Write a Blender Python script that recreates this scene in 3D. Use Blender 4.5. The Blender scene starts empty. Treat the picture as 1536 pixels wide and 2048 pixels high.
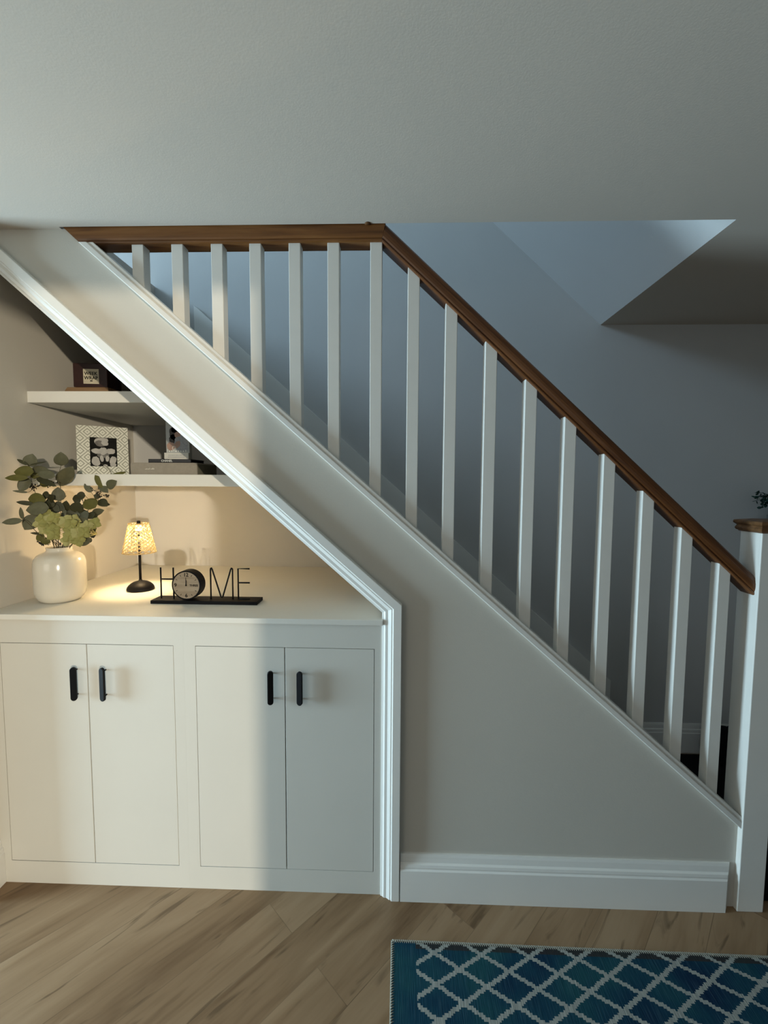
import bpy, bmesh, math, random
from mathutils import Vector, Matrix
C=bpy.context.scene.collection
PI=math.pi
random.seed(7)
# ------------------------------------------------------------------ helpers
def link(name,me,mat=None,parent=None):
    o=bpy.data.objects.new(name,me); C.objects.link(o)
    if mat is not None:
        for m in (mat if isinstance(mat,(list,tuple)) else [mat]): me.materials.append(m)
    if parent is not None: o.parent=parent
    return o
def wloc(p):
    v=Vector((0,0,0))
    while p is not None: v+=p.location; p=p.parent
    return v
def obj(name,bm,mat,parent=None,world=True,smooth=False):
    """links bm as ONE mesh object; world=True: verts are world coords, re-based on the (unrotated) parent"""
    if parent is not None and world:
        bmesh.ops.translate(bm,verts=bm.verts,vec=-wloc(parent))
    bmesh.ops.recalc_face_normals(bm,faces=bm.faces)
    me=bpy.data.meshes.new(name); bm.to_mesh(me); bm.free()
    if smooth:
        for p in me.polygons: p.use_smooth=True
    return link(name,me,mat,parent)
def tag(o,label=None,cat=None,group=None,kind=None):
    if label: o['label']=label
    if cat: o['category']=cat
    if group: o['group']=group
    if kind: o['kind']=kind
    return o
def thing(name,label,cat,loc=(0,0,0),rotz=0,group=None):
    o=bpy.data.objects.new(name,None); C.objects.link(o)
    o.location=loc; o.rotation_euler=(0,0,rotz); o.empty_display_size=.05
    return tag(o,label,cat,group)
def struct(name,bm,mat,parent=None):
    o=obj(name,bm,mat,parent)
    if parent is None: o['kind']='structure'
    return o
def NB(): return bmesh.new()
def box(bm,x0,x1,y0,y1,z0,z1,bev=0,mi=0,seg=1):
    b=bmesh.new()
    vs=[b.verts.new((x,y,z)) for x in (x0,x1) for y in (y0,y1) for z in (z0,z1)]
    for f in ((0,1,3,2),(4,6,7,5),(0,4,5,1),(2,3,7,6),(0,2,6,4),(1,5,7,3)): b.faces.new([vs[i] for i in f])
    if bev>0: bmesh.ops.bevel(b,geom=list(b.edges),offset=bev,segments=seg,profile=.5,affect='EDGES')
    merge(bm,b,mi); return bm
def merge(bm,b,mi=0,M=None):
    if M is not None: bmesh.ops.transform(b,matrix=M,verts=b.verts)
    mp={v:bm.verts.new(v.co) for v in b.verts}
    for f in b.faces:
        try:
            nf=bm.faces.new([mp[v] for v in f.verts]); nf.material_index=mi; nf.smooth=f.smooth
        except ValueError: pass
    b.free()
def prism(bm,pts,y0,y1,mi=0,bev=0):
    """polygon in xz extruded along y"""
    b=bmesh.new()
    a=[b.verts.new((x,y0,z)) for x,z in pts]; c=[b.verts.new((x,y1,z)) for x,z in pts]
    b.faces.new(a); b.faces.new(c[::-1])
    n=len(pts)
    for i in range(n): b.faces.new([a[i],c[i],c[(i+1)%n],a[(i+1)%n]])
    bmesh.ops.recalc_face_normals(b,faces=b.faces)
    if bev>0: bmesh.ops.bevel(b,geom=list(b.edges),offset=bev,segments=1,profile=.5,affect='EDGES')
    merge(bm,b,mi); return bm
def rings(bm,rs,closed=True,caps=True,mi=0,smooth=False):
    """rs: list of rings (lists of points) of equal length"""
    R=[[bm.verts.new(p) for p in r] for r in rs]
    n=len(rs[0]); m=n if closed else n-1
    for a,b in zip(R,R[1:]):
        for i in range(m):
            f=bm.faces.new([a[i],a[(i+1)%n],b[(i+1)%n],b[i]]); f.material_index=mi; f.smooth=smooth
    if caps and closed:
        for r in (R[0],R[-1]):
            f=bm.faces.new(r); f.material_index=mi
    return bm
def lathe(bm,prof,c=(0,0,0),seg=48,mi=0,smooth=True,caps=True):
    rs=[]
    for r,z in prof:
        rs.append([(c[0]+r*math.cos(2*PI*i/seg),c[1]+r*math.sin(2*PI*i/seg),c[2]+z) for i in range(seg)])
    return rings(bm,rs,True,caps,mi,smooth)
def tube(bm,pts,rad,seg=8,mi=0):
    pts=[Vector(p) for p in pts]; rs=[]
    up=Vector((0,1,0))
    for i,p in enumerate(pts):
        t=(pts[min(i+1,len(pts)-1)]-pts[max(i-1,0)]).normalized()
        u=t.cross(up); u=u.normalized() if u.length>1e-4 else t.cross(Vector((1,0,0))).normalized()
        w=t.cross(u).normalized()
        r=rad[i] if isinstance(rad,(list,tuple)) else rad
        rs.append([p+u*r*math.cos(2*PI*k/seg)+w*r*math.sin(2*PI*k/seg) for k in range(seg)])
    return rings(bm,rs,True,True,mi,True)
def smooth_path(pts,n=6):
    P=[Vector(p) for p in pts]; out=[]
    for i in range(len(P)-1):
        p0=P[max(i-1,0)];p1=P[i];p2=P[i+1];p3=P[min(i+2,len(P)-1)]
        for k in range(n):
            t=k/n
            out.append(.5*((2*p1)+(p2-p0)*t+(2*p0-5*p1+4*p2-p3)*t*t+(3*p1-p0-3*p2+p3)*t**3))
    out.append(P[-1]); return out
def text_bm(s,size,depth=.0004,align='CENTER'):
    """solid lettering in the local xz plane, facing -y"""
    cu=bpy.data.curves.new('t','FONT'); cu.body=s; cu.size=size; cu.extrude=depth; cu.offset=size*.016; cu.align_x=align; cu.align_y='CENTER'
    o=bpy.data.objects.new('t',cu); C.objects.link(o)
    dg=bpy.context.evaluated_depsgraph_get(); dg.update()
    me=bpy.data.meshes.new_from_object(o.evaluated_get(dg))
    bpy.data.objects.remove(o); bpy.data.curves.remove(cu)
    bm=bmesh.new(); bm.from_mesh(me); bpy.data.meshes.remove(me)
    bmesh.ops.rotate(bm,verts=bm.verts,cent=(0,0,0),matrix=Matrix.Rotation(PI/2,3,'X'))
    return bm
# ------------------------------------------------------------------ materials
def mat(name,col,rough=.6,spec=.3,noise=0,nscale=30,bump=0,bscale=200,metal=0,trans=0,coat=0):
    m=bpy.data.materials.new(name); m.use_nodes=True; nt=m.node_tree; N=nt.nodes; L=nt.links
    b=N['Principled BSDF']; b.inputs['Roughness'].default_value=rough
    b.inputs['Specular IOR Level'].default_value=spec; b.inputs['Metallic'].default_value=metal
    b.inputs['Transmission Weight'].default_value=trans
    b.inputs['Coat Weight'].default_value=coat; b.inputs['Coat Roughness'].default_value=.08
    tc=N.new('ShaderNodeTexCoord')
    nz=N.new('ShaderNodeTexNoise'); nz.inputs['Scale'].default_value=nscale; nz.inputs['Detail'].default_value=4
    L.new(tc.outputs['Object'],nz.inputs['Vector'])
    rp=N.new('ShaderNodeValToRGB'); k=noise
    rp.color_ramp.elements[0].position=.3; rp.color_ramp.elements[1].position=.7
    rp.color_ramp.elements[0].color=(*[max(0,c*(1-k)) for c in col],1); rp.color_ramp.elements[1].color=(*[min(1,c*(1+k)) for c in col],1)
    L.new(nz.outputs['Fac'],rp.inputs['Fac']); L.new(rp.outputs['Color'],b.inputs['Base Color'])
    if bump>0:
        n2=N.new('ShaderNodeTexNoise'); n2.inputs['Scale'].default_value=bscale; n2.inputs['Detail'].default_value=3
        L.new(tc.outputs['Object'],n2.inputs['Vector'])
        bp=N.new('ShaderNodeBump'); bp.inputs['Strength'].default_value=bump; bp.inputs['Distance'].default_value=.002
        L.new(n2.outputs['Fac'],bp.inputs['Height']); L.new(bp.outputs['Normal'],b.inputs['Normal'])
    return m
def mathn(nt,op,a,b=None,c=None):
    n=nt.nodes.new('ShaderNodeMath'); n.operation=op
    for i,v in enumerate((a,b,c)):
        if v is None: continue
        if isinstance(v,(int,float)): n.inputs[i].default_value=v
        else: nt.links.new(v,n.inputs[i])
    return n.outputs[0]
def ramp(nt,fac,stops):
    r=nt.nodes.new('ShaderNodeValToRGB'); el=r.color_ramp.elements
    while len(el)<len(stops): el.new(.5)
    for e,(p,c) in zip(el,stops): e.position=p; e.color=(*c,1)
    nt.links.new(fac,r.inputs['Fac']); return r.outputs['Color']
def mix(nt,fac,a,b,mode='MIX'):
    n=nt.nodes.new('ShaderNodeMix'); n.data_type='RGBA'; n.blend_type=mode
    for i,v in ((0,fac),(6,a),(7,b)):
        if isinstance(v,(int,float)): n.inputs[i].default_value=v
        elif isinstance(v,tuple): n.inputs[i].default_value=(*v,1)
        else: nt.links.new(v,n.inputs[i])
    return n.outputs[2]
def mapping(nt,rot=(0,0,0),sc=(1,1,1)):
    tc=nt.nodes.new('ShaderNodeTexCoord'); mp=nt.nodes.new('ShaderNodeMapping')
    mp.inputs['Rotation'].default_value=rot; mp.inputs['Scale'].default_value=sc
    nt.links.new(tc.outputs['Object'],mp.inputs['Vector']); return mp.outputs[0]
def wood(name,ang,dark,mid,light,rough=.35,scale=1.0):
    """grain running along local x after rotating by ang about y"""
    m=bpy.data.materials.new(name); m.use_nodes=True; nt=m.node_tree; b=nt.nodes['Principled BSDF']
    # rotate first, then stretch
    v0=mapping(nt,rot=(0,ang,0)); mp=nt.nodes.new('ShaderNodeMapping'); mp.inputs['Scale'].default_value=(3*scale,45*scale,45*scale)
    nt.links.new(v0,mp.inputs['Vector'])
    nz=nt.nodes.new('ShaderNodeTexNoise'); nz.inputs['Scale'].default_value=1; nz.inputs['Detail'].default_value=6; nz.inputs['Distortion'].default_value=.8
    nt.links.new(mp.outputs[0],nz.inputs['Vector'])
    mp2=nt.nodes.new('ShaderNodeMapping'); mp2.inputs['Scale'].default_value=(1.5*scale,9*scale,9*scale); nt.links.new(v0,mp2.inputs['Vector'])
    n2=nt.nodes.new('ShaderNodeTexNoise'); n2.inputs['Scale'].default_value=1; nt.links.new(mp2.outputs[0],n2.inputs['Vector'])
    f=mathn(nt,'ADD',mathn(nt,'MULTIPLY',nz.outputs['Fac'],.6),mathn(nt,'MULTIPLY',n2.outputs['Fac'],.4))
    col=ramp(nt,f,[(.35,dark),(.5,mid),(.68,light)])
    nt.links.new(col,b.inputs['Base Color']); b.inputs['Roughness'].default_value=rough; b.inputs['Specular IOR Level'].default_value=.35
    return m
MW=mat('wall_paint',(.58,.545,.48),.9,.15,.015,3,.12,260)
MWD=mat('low_bounce_wall',(.17,.155,.135),.9,.15,.02,3,.12,260)  # unseen right and rear walls, made dark to cut bounced light
MWL=mat('stair_wall_paint',(.56,.555,.54),.9,.15,.015,3,.12,260)
MC=mat('ceiling_paint',(.605,.545,.475),.95,.1,.012,2,.15,220)
MT=mat('white_satin_trim',(.80,.785,.74),.38,.4,.01,8,.03,60)
MK=mat('cupboard_paint',(.66,.645,.59),.55,.3,.012,5,.04,120)
MTOP=mat('worktop_paint',(.74,.72,.66),.5,.3,.015,6,.03,80)
MSH=mat('shelf_paint',(.76,.745,.69),.5,.3,.01,6)
MB_=mat('balustrade_paint',(.76,.735,.68),.42,.4,.015,12,.04,90)
MOAKL=wood('oak_level',0,(.085,.030,.007),(.185,.072,.018),(.27,.120,.036),.42)
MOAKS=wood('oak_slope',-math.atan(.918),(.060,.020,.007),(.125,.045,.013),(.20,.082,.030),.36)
MOAKC=wood('oak_cap',0,(.06,.03,.013),(.14,.065,.025),(.22,.11,.045),.35)
MBLK=mat('matt_black_metal',(.005,.005,.006),.5,.14,.05,40)
MBLKH=mat('black_handle',(.003,.004,.006),.5,.2,.05,40)
MDARK=mat('near_black_fabric',(.006,.006,.007),.9,.1,.2,60)
MGAP=mat('cupboard_interior',(.02,.02,.018),.9,.1,.1,20)
# floor -------------------------------------------------------------
MF=bpy.data.materials.new('oak_plank_floor'); MF.use_nodes=True
def floor_mat():
    nt=MF.node_tree; b=nt.nodes['Principled BSDF']; L=nt.links
    v=mapping(nt,rot=(0,0,math.radians(-47)))
    br=nt.nodes.new('ShaderNodeTexBrick'); L.new(v,br.inputs['Vector'])
    br.inputs['Scale'].default_value=1; br.inputs['Brick Width'].default_value=1.22; br.inputs['Row Height'].default_value=.145
    br.inputs['Mortar Size'].default_value=.0012; br.inputs['Mortar Smooth'].default_value=.2; br.offset=.37
    br.inputs['Color1'].default_value=(0,0,0,1); br.inputs['Color2'].default_value=(1,1,1,1); br.inputs['Mortar'].default_value=(.5,.5,.5,1)
    tint=nt.nodes.new('ShaderNodeSeparateColor'); L.new(br.outputs['Color'],tint.inputs[0]); t=tint.outputs[0]
    comb=nt.nodes.new('ShaderNodeCombineXYZ'); L.new(mathn(nt,'MULTIPLY',t,7.3),comb.inputs[2])
    ad=nt.nodes.new('ShaderNodeVectorMath'); ad.operation='ADD'; L.new(v,ad.inputs[0]); L.new(comb.outputs[0],ad.inputs[1])
    def nz(sx,sy,det=5,dist=.5):
        mp=nt.nodes.new('ShaderNodeMapping'); mp.inputs['Scale'].default_value=(sx,sy,1); L.new(ad.outputs[0],mp.inputs['Vector'])
        n=nt.nodes.new('ShaderNodeTexNoise'); n.inputs['Scale'].default_value=1; n.inputs['Detail'].default_value=det; n.inputs['Distortion'].default_value=dist
        L.new(mp.outputs[0],n.inputs['Vector']); return n.outputs['Fac']
    grain=nz(5,60,6,.8); broad=nz(1.6,10,3,.6); streak=nz(3.2,22,3,1.2)
    f=mathn(nt,'ADD',mathn(nt,'MULTIPLY',t,.24),mathn(nt,'ADD',mathn(nt,'MULTIPLY',broad,.66),mathn(nt,'MULTIPLY',grain,.16)))
    col=ramp(nt,f,[(.33,(.140,.076,.034)),(.48,(.240,.146,.076)),(.62,(.310,.200,.112)),(.80,(.370,.252,.150))])
    st=ramp(nt,streak,[(.60,(0,0,0)),(.70,(1,1,1))])
    col=mix(nt,mathn(nt,'MULTIPLY',st,.6),col,(.075,.042,.018))
    m=mathn(nt,'MULTIPLY',br.outputs['Fac'],.35)
    col=mix(nt,m,col,(.06,.038,.018))
    L.new(col,b.inputs['Base Color']); b.inputs['Roughness'].default_value=.5; b.inputs['Specular IOR Level'].default_value=.35
    bp=nt.nodes.new('ShaderNodeBump'); bp.inputs['Strength'].default_value=.08; bp.inputs['Distance'].default_value=.002
    L.new(grain,bp.inputs['Height']); L.new(bp.outputs[0],b.inputs['Normal'])
floor_mat()
# rug ---------------------------------------------------------------
MR=bpy.data.materials.new('teal_lattice_rug'); MR.use_nodes=True
def rug_mat():
    nt=MR.node_tree; b=nt.nodes['Principled BSDF']; L=nt.links
    tc=nt.nodes.new('ShaderNodeTexCoord'); sp=nt.nodes.new('ShaderNodeSeparateXYZ'); L.new(tc.outputs['Object'],sp.inputs[0])
    x,y=sp.outputs[0],sp.outputs[1]     # local: x right from rug's back-left corner, y negative towards the viewer
    xs=mathn(nt,'SNAP',x,.0062); ys=mathn(nt,'SNAP',y,.0052)
    u=mathn(nt,'DIVIDE',mathn(nt,'SUBTRACT',xs,.135),.1545); w=mathn(nt,'DIVIDE',mathn(nt,'ADD',ys,.036),.0893)
    def line(e):
        fr=mathn(nt,'FRACT',mathn(nt,'ADD',e,.5)); return mathn(nt,'ABSOLUTE',mathn(nt,'SUBTRACT',fr,.5))
    d=mathn(nt,'MINIMUM',line(mathn(nt,'ADD',u,w)),line(mathn(nt,'SUBTRACT',u,w)))
    lat=mathn(nt,'LESS_THAN',d,.078)
    inside=mathn(nt,'GREATER_THAN',x,.078)
    lat=mathn(nt,'MULTIPLY',lat,inside)
    n1=nt.nodes.new('ShaderNodeTexNoise'); n1.inputs['Scale'].default_value=5; n1.inputs['Detail'].default_value=3; L.new(tc.outputs['Object'],n1.inputs['Vector'])
    mp=nt.nodes.new('ShaderNodeMapping'); mp.inputs['Scale'].default_value=(330,14,1); L.new(tc.outputs['Object'],mp.inputs['Vector'])
    n2=nt.nodes.new('ShaderNodeTexNoise'); n2.inputs['Scale'].default_value=1; n2.inputs['Detail'].default_value=2; L.new(mp.outputs[0],n2.inputs['Vector'])
    base=ramp(nt,n1.outputs['Fac'],[(.32,(.005,.021,.054)),(.5,(.007,.043,.075)),(.68,(.012,.066,.084))])
    st=ramp(nt,n2.outputs['Fac'],[(.50,(0,0,0)),(.80,(1,1,1))])
    base=mix(nt,mathn(nt,'MULTIPLY',st,.35),base,(.07,.14,.18))
    dk=ramp(nt,n2.outputs['Fac'],[(.2,(1,1,1)),(.42,(0,0,0))])
    base=mix(nt,mathn(nt,'MULTIPLY',dk,.5),base,(.002,.012,.03))
    brn=mathn(nt,'MULTIPLY',mathn(nt,'GREATER_THAN',y,-.024),inside)
    base=mix(nt,mathn(nt,'MULTIPLY',brn,.75),base,(.035,.026,.018))
    cr=ramp(nt,n2.outputs['Fac'],[(.3,(.22,.24,.23)),(.7,(.38,.39,.36))])
    col=mix(nt,lat,base,cr)
    L.new(col,b.inputs['Base Color']); b.inputs['Roughness'].default_value=.95; b.inputs['Specular IOR Level'].default_value=.1
    bp=nt.nodes.new('ShaderNodeBump'); bp.inputs['Strength'].default_value=.5; bp.inputs['Distance'].default_value=.002
    L.new(n2.outputs['Fac'],bp.inputs['Height']); L.new(bp.outputs[0],b.inputs['Normal'])
rug_mat()
# ------------------------------------------------------------------ setting
XL,W,H=-1.679,.9375,2.403
XR,YR=3.0,-3.3
MS=.8736                       # slope of the stair string
bz=lambda x:1.2882-MS*x        # top line of the base rail
bb=lambda x:1.2439-MS*x        # its lower line
rt=lambda x:2.2095-.918*x      # handrail top / underside
rb=lambda x:2.1375-.918*x
b=NB(); box(b,-4.8,XR+.2,YR-.2,W+.2,-.15,0); struct('floor',b,MF)
# ceiling slab with the stairwell opening
b=NB(); box(b,-4.7,XR+.1,YR-.1,.005,H,2.62); box(b,.925,XR+.1,.005,W,H,2.62); box(b,-2.6,-1.53,.081,W,H,2.62); box(b,-2.6,-1.335,.005,.081,H,2.62); box(b,-4.7,-2.6,.005,W,H,2.62)
struct('ceiling',b,MC)
# back wall carries on upstairs
b=NB(); box(b,-4.7,XR+.1,W,W+.12,0,5.0); struct('wall_back',b,MWL)
# short left wall beside the alcove; the room opens out to the left beyond it
YE=-.075; XF=-4.6
b=NB(); box(b,XL-.12,XL,YE,W,0,H); struct('wall_left',b,MW)
wy0,wy1,wz0,wz1=-1.25,-.27,.12,1.75
b=NB(); box(b,XF-.12,XF,YR-.1,wy0,0,H); box(b,XF-.12,XF,wy1,W,0,H); box(b,XF-.12,XF,wy0,wy1,0,wz0); box(b,XF-.12,XF,wy0,wy1,wz1,H)
struct('wall_far_left',b,MW)
b=NB()
for y0,y1,z0,z1 in ((wy0,wy1,wz0,wz0+.04),(wy0,wy1,wz1-.04,wz1),(wy0,wy0+.04,wz0,wz1),(wy1-.04,wy1,wz0,wz1)): box(b,XF-.10,XF-.05,y0,y1,z0,z1,.003)
w1=struct('window_1',b,MT)
MG=bpy.data.materials.new('window_glass'); MG.use_nodes=True
g=MG.node_tree.nodes['Principled BSDF']; g.inputs['Transmission Weight'].default_value=1; g.inputs['Roughness'].default_value=0; g.inputs['IOR'].default_value=1.01
b=NB(); box(b,XF-.078,XF-.074,wy0+.04,wy1-.04,wz0+.04,wz1-.04); obj('window_pane',b,MG,w1)
# right wall, rear wall with window 2
b=NB(); box(b,XR,XR+.1,YR-.1,W,0,H); struct('wall_right',b,MWD)
qx0,qx1,qz0,qz1=.20,1.385,.05,2.385
px0,px1,pz0,pz1=-3.6,-1.9,.9,2.3  # extra rear-left opening, added only to house the warm fill light
b=NB(); box(b,XF,px0,YR-.1,YR,0,H); box(b,px1,qx0,YR-.1,YR,0,H); box(b,qx1,XR,YR-.1,YR,0,H); box(b,qx0,qx1,YR-.1,YR,0,qz0); box(b,qx0,qx1,YR-.1,YR,qz1,H)
box(b,px0,px1,YR-.1,YR,0,pz0); box(b,px0,px1,YR-.1,YR,pz1,H)
struct('wall_rear',b,MWD)
for nm,(u0,u1,v0,v1) in (('window_2',(qx0,qx1,qz0,qz1)),('added_fill_window',(px0,px1,pz0,pz1))):
    b=NB()
    for x0,x1,z0,z1 in ((u0,u1,v0,v0+.05),(u0,u1,v1-.015,v1),(u0,u0+.04,v0,v1),(u1-.02,u1,v0,v1)): box(b,x0,x1,YR-.09,YR-.04,z0,z1,.003)
    struct(nm,b,MT)
# upstairs shell
b=NB(); box(b,-4.7,-4.6,-1.6,W,2.62,5.0); struct('wall_landing_left',b,MWL)
b=NB(); box(b,-4.7,XR,-1.7,-1.6,2.62,5.0); struct('wall_landing_front',b,MWL)
b=NB(); box(b,XR,XR+.1,-1.6,W,2.62,5.0); struct('wall_landing_right',b,MWL)
b=NB(); box(b,-4.7,XR+.1,-1.7,W+.12,5.0,5.1); struct('ceiling_landing',b,MC)
# sloping bulkhead over the lower flight
b=NB(); prism(b,[(.925,H),(.925,H+.2),(-.45,3.85),(-.57,3.76)],.005,W); struct('ceiling_bulkhead',b,MWL)
b=NB(); box(b,-.60,-.50,-1.6,W,3.70,5.0); struct('wall_bulkhead',b,MWL)
# wall under the stairs (face y=.017)
AO=lambda x:1.1097-.8811*(x+.1527)             # outer edge of the architrave
AI=lambda x,s:1.1097-.8811*(x+.1527)-1.333*s
xa=-.165
b=NB()
top=[(1.0677,bb(1.0677)+.012),(-1.2605,bb(-1.2605)+.012),(-1.3235,H)]
prism(b,[(xa,0),(1.0677,0)]+top+[((1.1097-H-.01)/.8811-.1527-.0,H),(xa,AO(xa)-.02)],.017,.075)
struct('wall_stair',b,MW)
# sloping soffit of the alcove
b=NB(); s=.0705; x1=-.2232; x0=XL
xc=(AI(0,s)-H)/.8811; prism(b,[(x1,AI(x1,s)),(x1,AI(x1,s)+.02),(xc+.02,H),(xc,H)],.018,W)
struct('ceiling_alcove',b,MW)
b=NB(); box(b,-.2228,-.165,.02,W,0,AI(-.165,s)-.002); struct('wall_alcove_right',b,MW)
# baseboards --------------------------------------------------------
SK=[(0,.172),(.007,.172),(.010,.163),(.012,.150),(.0125,.143),(.019,.139),(.021,.130),(.0205,.124),(.025,.119),(.026,0),(0,0)]
b=NB(); rings(b,[[(-.150,.017-p,z) for p,z in SK],[(1.047-p*.95,.017-p,z) for p,z in SK]]); struct('baseboard_front',b,MT)
b=NB(); rings(b,[[(1.10,W-p*.7,z) for p,z in SK],[(XR,W-p*.7,z) for p,z in SK]]); struct('baseboard_back',b,MT)
b=NB(); rings(b,[[(XL+p*.7,YE,z) for p,z in SK],[(XL+p*.7,.0155,z) for p,z in SK]]); struct('baseboard_left',b,MT)
# architrave round the alcove opening (trim_1): up the side, mitred, then up the slope to the ceiling
AP=[(0,.017),(0,-.007),(.002,-.009),(.0285,-.009),(.0295,-.0085),(.0325,-.0045),(.0370,-.0045),(.0385,-.0030),(.042,-.0005),(.0485,.0040),(.058,.0045),(.060,.0065),(.0635,.0098),(.0705,.0125),(.0705,.017)]
b=NB(); R0=[];R1=[];R2=[]
for s_,y_ in AP:
    R0.append((-.1527-s_,y_,0)); x=-.1527-s_; R1.append((x,y_,AI(x,s_)))
    z2=H-.001; R2.append(((1.1097-1.333*s_-z2)/.8811-.1527,y_,z2))
rings(b,[R0,R1,R2]); struct('trim_1',b,MT)
# ------------------------------------------------------------------ staircase
st=thing('staircase','staircase rising to the floor above behind the white balusters and sloping wall','staircase',(1.0,.5,0))
MCARP=mat('stair_carpet',(.16,.15,.14),.95,.05,.2,120,.4,300)
n=13; rise=2.62/n; go=rise/MS; xf=1.02
for i in range(11):
    x1_=xf-i*go; z1_=(i+1)*rise
    b=NB(); box(b,x1_-go-.005,x1_+.02,.082,W-.03,z1_-.03,z1_,.006); obj('tread',b,MCARP,st)
    b=NB(); box(b,x1_-.02,x1_,.085,W-.03,z1_-rise,z1_-.03); obj('riser',b,MCARP,st)
b=NB(); zz=lambda x:bz(x)+.085
prism(b,[(1.05,0),(1.05,zz(1.05)-.03),(-1.30,zz(-1.30)),(-1.30,zz(-1.30)-.35),(.65,0)],W-.028,W,bev=.002); obj('wall_string',b,MT,st)
# ------------------------------------------------------------------ balustrade
ba=thing('stair_balustrade','white painted balustrade with oak handrail running up the open side of the stairs','balustrade',(1.0677,.043,0))
# base rail: fascia with a grooved upper lip
def brail(y0,y1,f0,f1,bev=.0015):
    zf=lambda x,f:bb(x)+(bz(x)-bb(x))*f
    xl=lambda f:(1.2439+.0443*f-2.351)/MS
    b=bmesh.new(); rs=[]
    for X in (None,1.0677):
        r=[]
        for f,y in ((f0,y0),(f1,y0),(f1,y1),(f0,y1)):
            x=xl(f) if X is None else X; r.append((x,y,zf(x,f)))
        rs.append(r)
    rings(b,rs); bmesh.ops.bevel(b,geom=[e for e in b.edges if abs(e.verts[0].co.x-e.verts[1].co.x)>.5],offset=bev,segments=2,profile=.5,affect='EDGES')
    return b
b=NB(); merge(b,brail(.0005,.080,0,.60,.003)); merge(b,brail(.0045,.078,.60,.68,.0003)); merge(b,brail(.003,.080,.68,1,.002))
obj('base_rail',b,MB_,ba)
bx=[-1.0941,-.9560,-.8184,-.6856,-.5501,-.4171,-.2710,-.1425,-.0127,.1247,.2635,.4011,.5385,.6762,.8138,.9491]
for i,x in enumerate(bx):
    w=.0405; y0,y1=.021,.062
    b=bmesh.new()
    tl=min(2.352,rb(x)+.004); tr=min(2.352,rb(x+w)+.004)
    pts=[(x,bz(x)-.004),(x+w,bz(x+w)-.004),(x+w,tr),(x,tl)]
    if i==6:
        xk=(2.1375+.004-2.352)/.918; pts=pts[:3]+([(xk,2.352)] if x<xk<x+w else [])+pts[3:]
    a=[b.verts.new((p,y0,q)) for p,q in pts]; c=[b.verts.new((p,y1,q)) for p,q in pts]
    b.faces.new(a); b.faces.new(c[::-1]); m=len(pts)
    for k in range(m): b.faces.new([a[k],c[k],c[(k+1)%m],a[(k+1)%m]])
    ed=[e for e in b.edges if abs(e.verts[0].co.x-e.verts[1].co.x)<1e-5 and abs(e.verts[0].co.y-e.verts[1].co.y)<1e-5]
    bmesh.ops.bevel(b,geom=ed,offset=.0018,segments=2,profile=.5,affect='EDGES')
    obj('baluster',b,MB_,ba)
# handrail: (y, h) profile, h = 0 underside, 1 top
HP=[(.072,.0),(.018,.0),(.013,.03),(.012,.08),(.0125,.14),(.015,.16),(.013,.19),(.0105,.28),(.0095,.42),(.0098,.58),(.0125,.62),(.0130,.66),(.0150,.84),(.022,.96),(.034,1.0),(.050,1.0),(.062,.96),(.069,.84),(.071,.66),(.0715,.62),(.074,.58),(.0745,.42),(.0735,.28),(.071,.19),(.069,.16),(.0715,.14)]
HPL=[(y if h<=.6 else (.0098 if y<.042 else .072),h) for y,h in HP]
RL=[(-1.2665-.0640*h,y,2.351+.060*h) for y,h in HPL]
RN=[(-.2326+.0131*h,y,2.351+.060*h) for y,h in HPL]
RM=[(-.2326+.0131*h,y,2.351+.060*h) for y,h in HP]
RR=[(1.0677,y,rb(1.0677)+.072*h) for y,h in HP]
b=NB(); rings(b,[RL,RN]); o=obj('handrail',b,MOAKL,ba); o['label']='level oak handrail under the ceiling'
b=NB(); rings(b,[[(x+.0006,y,z) for x,y,z in RM],RR]); o=obj('handrail',b,MOAKS,ba); o['label']='sloping oak handrail'
b=NB(); lathe(b,[(.0,0),(.010,0),(.010,.002),(.0,.002)],(-.279,.004,H-.0021),20,caps=False); obj('dowel_cap',b,MOAKC,ba)
# newel
nx0,nx1,ny0,ny1=1.0677,1.1597,-.003,.089
b=NB(); box(b,nx0,nx1,ny0,ny1,0,1.380,.0025,seg=2); nw=obj('newel_post',b,MB_,ba)
b=NB(); cx_,cy_=(nx0+nx1)/2,(ny0+ny1)/2; rs=[]
for e,z in ((.004,1.376),(.006,1.379),(.010,1.381),(.0125,1.386),(.0115,1.391),(.009,1.395),(.0085,1.398),(.012,1.401),(.0160,1.405),(.0165,1.410),(.0150,1.4145),(.009,1.4165),(-.02,1.4215)):
    h=.046+e; rs.append([(cx_-h,cy_-h,z),(cx_+h,cy_-h,z),(cx_+h,cy_+h,z),(cx_-h,cy_+h,z)])
rings(b,rs); obj('newel_cap',b,MOAKC,nw)
# ------------------------------------------------------------------ cupboards
FY=.016
def handle(door,x,side):
    hb=NB(); seg=10; r=.0105; zc_,hh=.7995,.0625; a=math.radians(14*side)
    prof=[(r*math.cos(t),hh-r+r*math.sin(t)) for t in [PI*k/seg for k in range(seg+1)]]+[(r*math.cos(t),-hh+r+r*math.sin(t)) for t in [PI+PI*k/seg for k in range(seg+1)]]
    t=.008
    for yy in (0,):
        rs=[]
        for y,e in ((-t,-.0015),(-t+.0015,0),(0,0),):
            rs.append([((px*(1+e/r)),y,pz*(1+e/hh)) for px,pz in prof])
        rings(hb,rs)
    bmesh.ops.rotate(hb,verts=hb.verts,cent=(0,0,0),matrix=Matrix.Rotation(a,3,'Z'))
    bmesh.ops.translate(hb,verts=hb.verts,vec=(x,FY-.017,zc_))
    for dz in (-.047,.047):
        tube(hb,[(x,FY-.018,zc_+dz),(x,FY+.002,zc_+dz)],.0028,10)
    return obj('handle',hb,MBLKH,door)
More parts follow.
